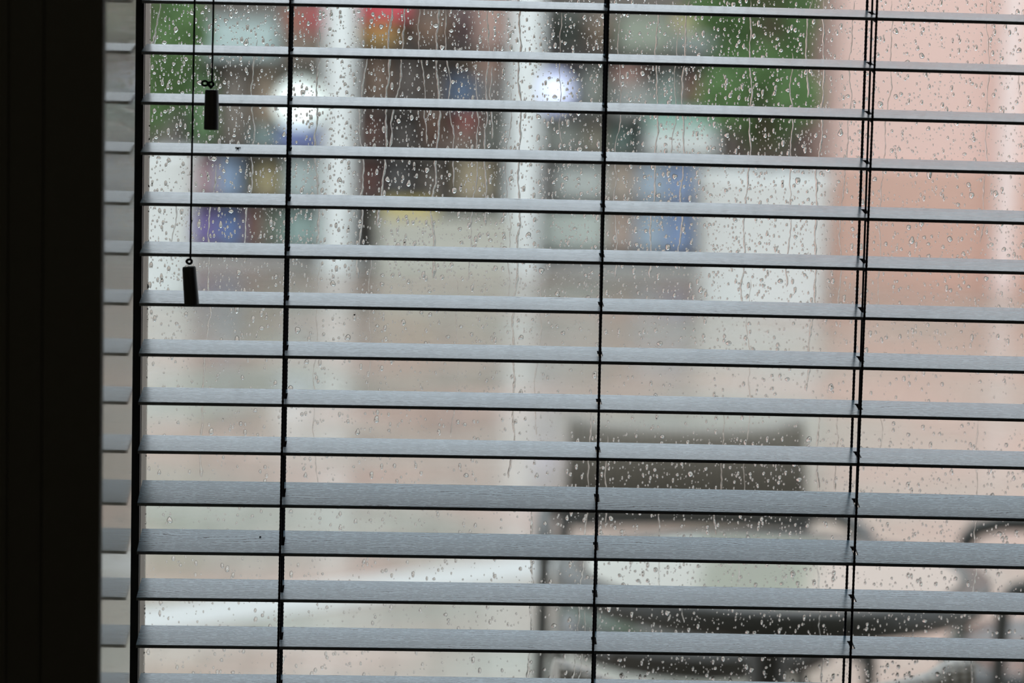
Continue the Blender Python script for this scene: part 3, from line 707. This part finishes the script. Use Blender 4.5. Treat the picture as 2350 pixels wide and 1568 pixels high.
# --- middle rack
rack(818, 1164, (105, 240, 345, 455), 'display rack between the two white posts')
L = 990
t = item(822, 908, 66, 105, L, 'carton', (196, 138, 42), 'ochre carton under the red carton right of the first post')
t = item(822, 900, 40, 105, L, 'carton', (222, 120, 70), 'orange carton between ochre and red cartons', t)
item(822, 934, -34, 105, L, 'carton', (255, 55, 72), 'bright red carton on top of the orange carton', t)
item(936, 1032, 0, 105, L, 'basket', (120, 84, 60), 'brown wicker basket on the top middle shelf')
item(1036, 1085, 18, 105, L, 'flowerpot', (136, 102, 104), 'mauve flowerpot on the top middle shelf')
item(1088, 1162, -20, 105, L, 'carton', (208, 158, 140), 'peach carton left of the second post')
item(822, 900, 118, 240, L, 'sack', (124, 92, 70), 'brown sack below the ochre carton')
item(902, 962, 125, 240, L, 'sack', (84, 72, 64), 'dark sack right of the brown sack')
item(965, 1026, 140, 240, L, 'basket', (96, 78, 66), 'dark basket left of the navy carton')
t = item(1028, 1090, 178, 240, L, 'carton', (60, 84, 118), 'navy carton on the second middle shelf')
item(1060, 1088, 130, 240, L, 'flowerpot', (190, 160, 128), 'beige flowerpot on the navy carton', t)
t = item(1093, 1162, 176, 240, L, 'carton', (122, 112, 104), 'grey-brown carton against the second post')
item(1093, 1150, 120, 240, L, 'carton', (196, 148, 126), 'salmon carton on the grey-brown carton', t)
item(822, 880, 252, 345, L, 'sack', (116, 74, 62), 'rust brown sack on the third middle shelf')
item(884, 966, 256, 345, L, 'basket', (70, 62, 56), 'nearly black basket on the third middle shelf')
item(970, 1016, 248, 345, L, 'flowerpot', (192, 144, 122), 'salmon flowerpot right of the black basket')
t = item(1020, 1100, 300, 345, L, 'carton', (104, 76, 60), 'dark brown carton under the small red box')
item(1045, 1096, 250, 345, L, 'carton', (178, 84, 76), 'small red box on the dark brown carton', t)
item(1104, 1162, 254, 345, L, 'jar', (140, 142, 128), 'grey-green jar against the second post')
item(822, 872, 366, 455, L, 'jar', (124, 72, 62), 'maroon jar on the lowest middle shelf')
item(875, 955, 362, 455, L, 'sack', (66, 62, 60), 'charcoal sack on the lowest middle shelf')
item(958, 1035, 366, 455, L, 'sack', (90, 76, 64), 'umber sack right of the charcoal sack')
item(1050, 1135, 358, 455, L, 'storage_box', (180, 158, 120), 'ochre-beige storage box on the lowest middle shelf')
item(1138, 1163, 380, 455, L, 'bottle', (140, 146, 138), 'grey bottle against the second post')
a, b = at(868, 560, 14.9).x, at(1166, 560, 14.9).x
ctr = empty('display_counter', ((a+b)/2, 14.95, 0)); h = (b-a)/2; zt = at(1000, 500, 14.9).z
MB().box(-h, -.15, 0, h, .15, zt-.04).build('cabinet', pm((196, 194, 176)), ctr, bevel=.006)
MB().box(-h-.02, -.17, zt-.04, h+.02, .17, zt).build('worktop', pm((214, 212, 192)), ctr, bevel=.006)
tag(ctr, 'low cream display counter between the two white posts', 'counter')
g = MB(); a, b = at(880, 480, 14.95).x, at(1000, 480, 14.95).x
g.box(a, 14.85, zt, b, 15.05, zt+.10); tag(g.build('yellow_crate', pm((186, 160, 62)), bevel=.01), 'yellow crate on the cream counter', 'crate', 'goods on the shop shelves')
# --- right rack
rack(1243, 1652, (115, 262, 352, 455, 570), 'display rack between the second white post and the right planter')
L = 1440
item(1246, 1332, 20, 115, L, 'bucket', (82, 94, 84), 'dark green-grey bucket right of the second post')
item(1336, 1406, 44, 115, L, 'flowerpot', (198, 168, 140), 'peach-beige flowerpot right of the green-grey bucket')
item(1410, 1530, 36, 115, L, 'storage_box', (140, 152, 128), 'sage storage box on the top right shelf')
t = item(1534, 1628, 72, 115, L, 'carton', (132, 148, 138), 'grey-green carton under the yellow carton')
item(1536, 1626, 26, 115, L, 'carton', (206, 184, 122), 'soft yellow carton on the grey-green carton', t)
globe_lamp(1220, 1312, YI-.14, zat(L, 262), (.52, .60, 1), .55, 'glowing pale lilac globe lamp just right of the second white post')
item(1316, 1400, 150, 262, L, 'sack', (116, 120, 104), 'olive grey sack right of the lilac globe lamp')
t = item(1404, 1500, 192, 262, L, 'carton', (146, 150, 142), 'grey carton under the dusty red box')
item(1404, 1464, 148, 262, L, 'carton', (176, 124, 108), 'dusty red box on the grey carton', t)
item(1504, 1562, 168, 262, L, 'jar', (150, 172, 158), 'mint-grey jar on the second right shelf')
item(1565, 1612, 188, 262, L, 'flowerpot', (182, 108, 92), 'brick red flowerpot near the right shrub')
item(1246, 1328, 280, 352, L, 'carton', (142, 148, 136), 'grey-sage carton below the lilac globe lamp')
item(1332, 1394, 285, 352, L, 'jar', (160, 150, 126), 'khaki jar on the third right shelf')
item(1398, 1456, 284, 352, L, 'jar', (96, 124, 112), 'dark teal jar right of the khaki jar')
t = item(1478, 1640, 300, 352, L, 'storage_box', (232, 240, 234), 'large white storage box left of the right shrub', dy=-.03)
item(1480, 1638, 252, 352, L, 'storage_box', (150, 206, 184), 'turquoise mint box on the large white box', t, dy=-.03)
item(1246, 1268, 375, 455, L, 'bottle', (160, 122, 112), 'rose-brown bottle against the second post')
item(1272, 1390, 380, 455, L, 'storage_box', (190, 198, 190), 'pale grey storage box on the fourth right shelf')
item(1396, 1460, 372, 455, L, 'carton', (196, 174, 152), 'sand carton left of the light blue box')
item(1464, 1528, 372, 455, L, 'storage_box', (184, 208, 228), 'pale blue box on the fourth right shelf')
item(1531, 1594, 372, 455, L, 'storage_box', (140, 170, 220), 'mid blue box left of the white planter, fourth shelf')
item(1246, 1392, 480, 570, L, 'storage_box', (196, 208, 196), 'pale sage storage box on the bottom right shelf')
item(1396, 1460, 472, 570, L, 'carton', (200, 170, 150), 'salmon beige carton on the bottom right shelf')
item(1464, 1528, 470, 570, L, 'storage_box', (180, 206, 228), 'pale blue box on the bottom right shelf')
item(1531, 1594, 470, 570, L, 'storage_box', (132, 164, 218), 'mid blue box on the bottom right shelf')
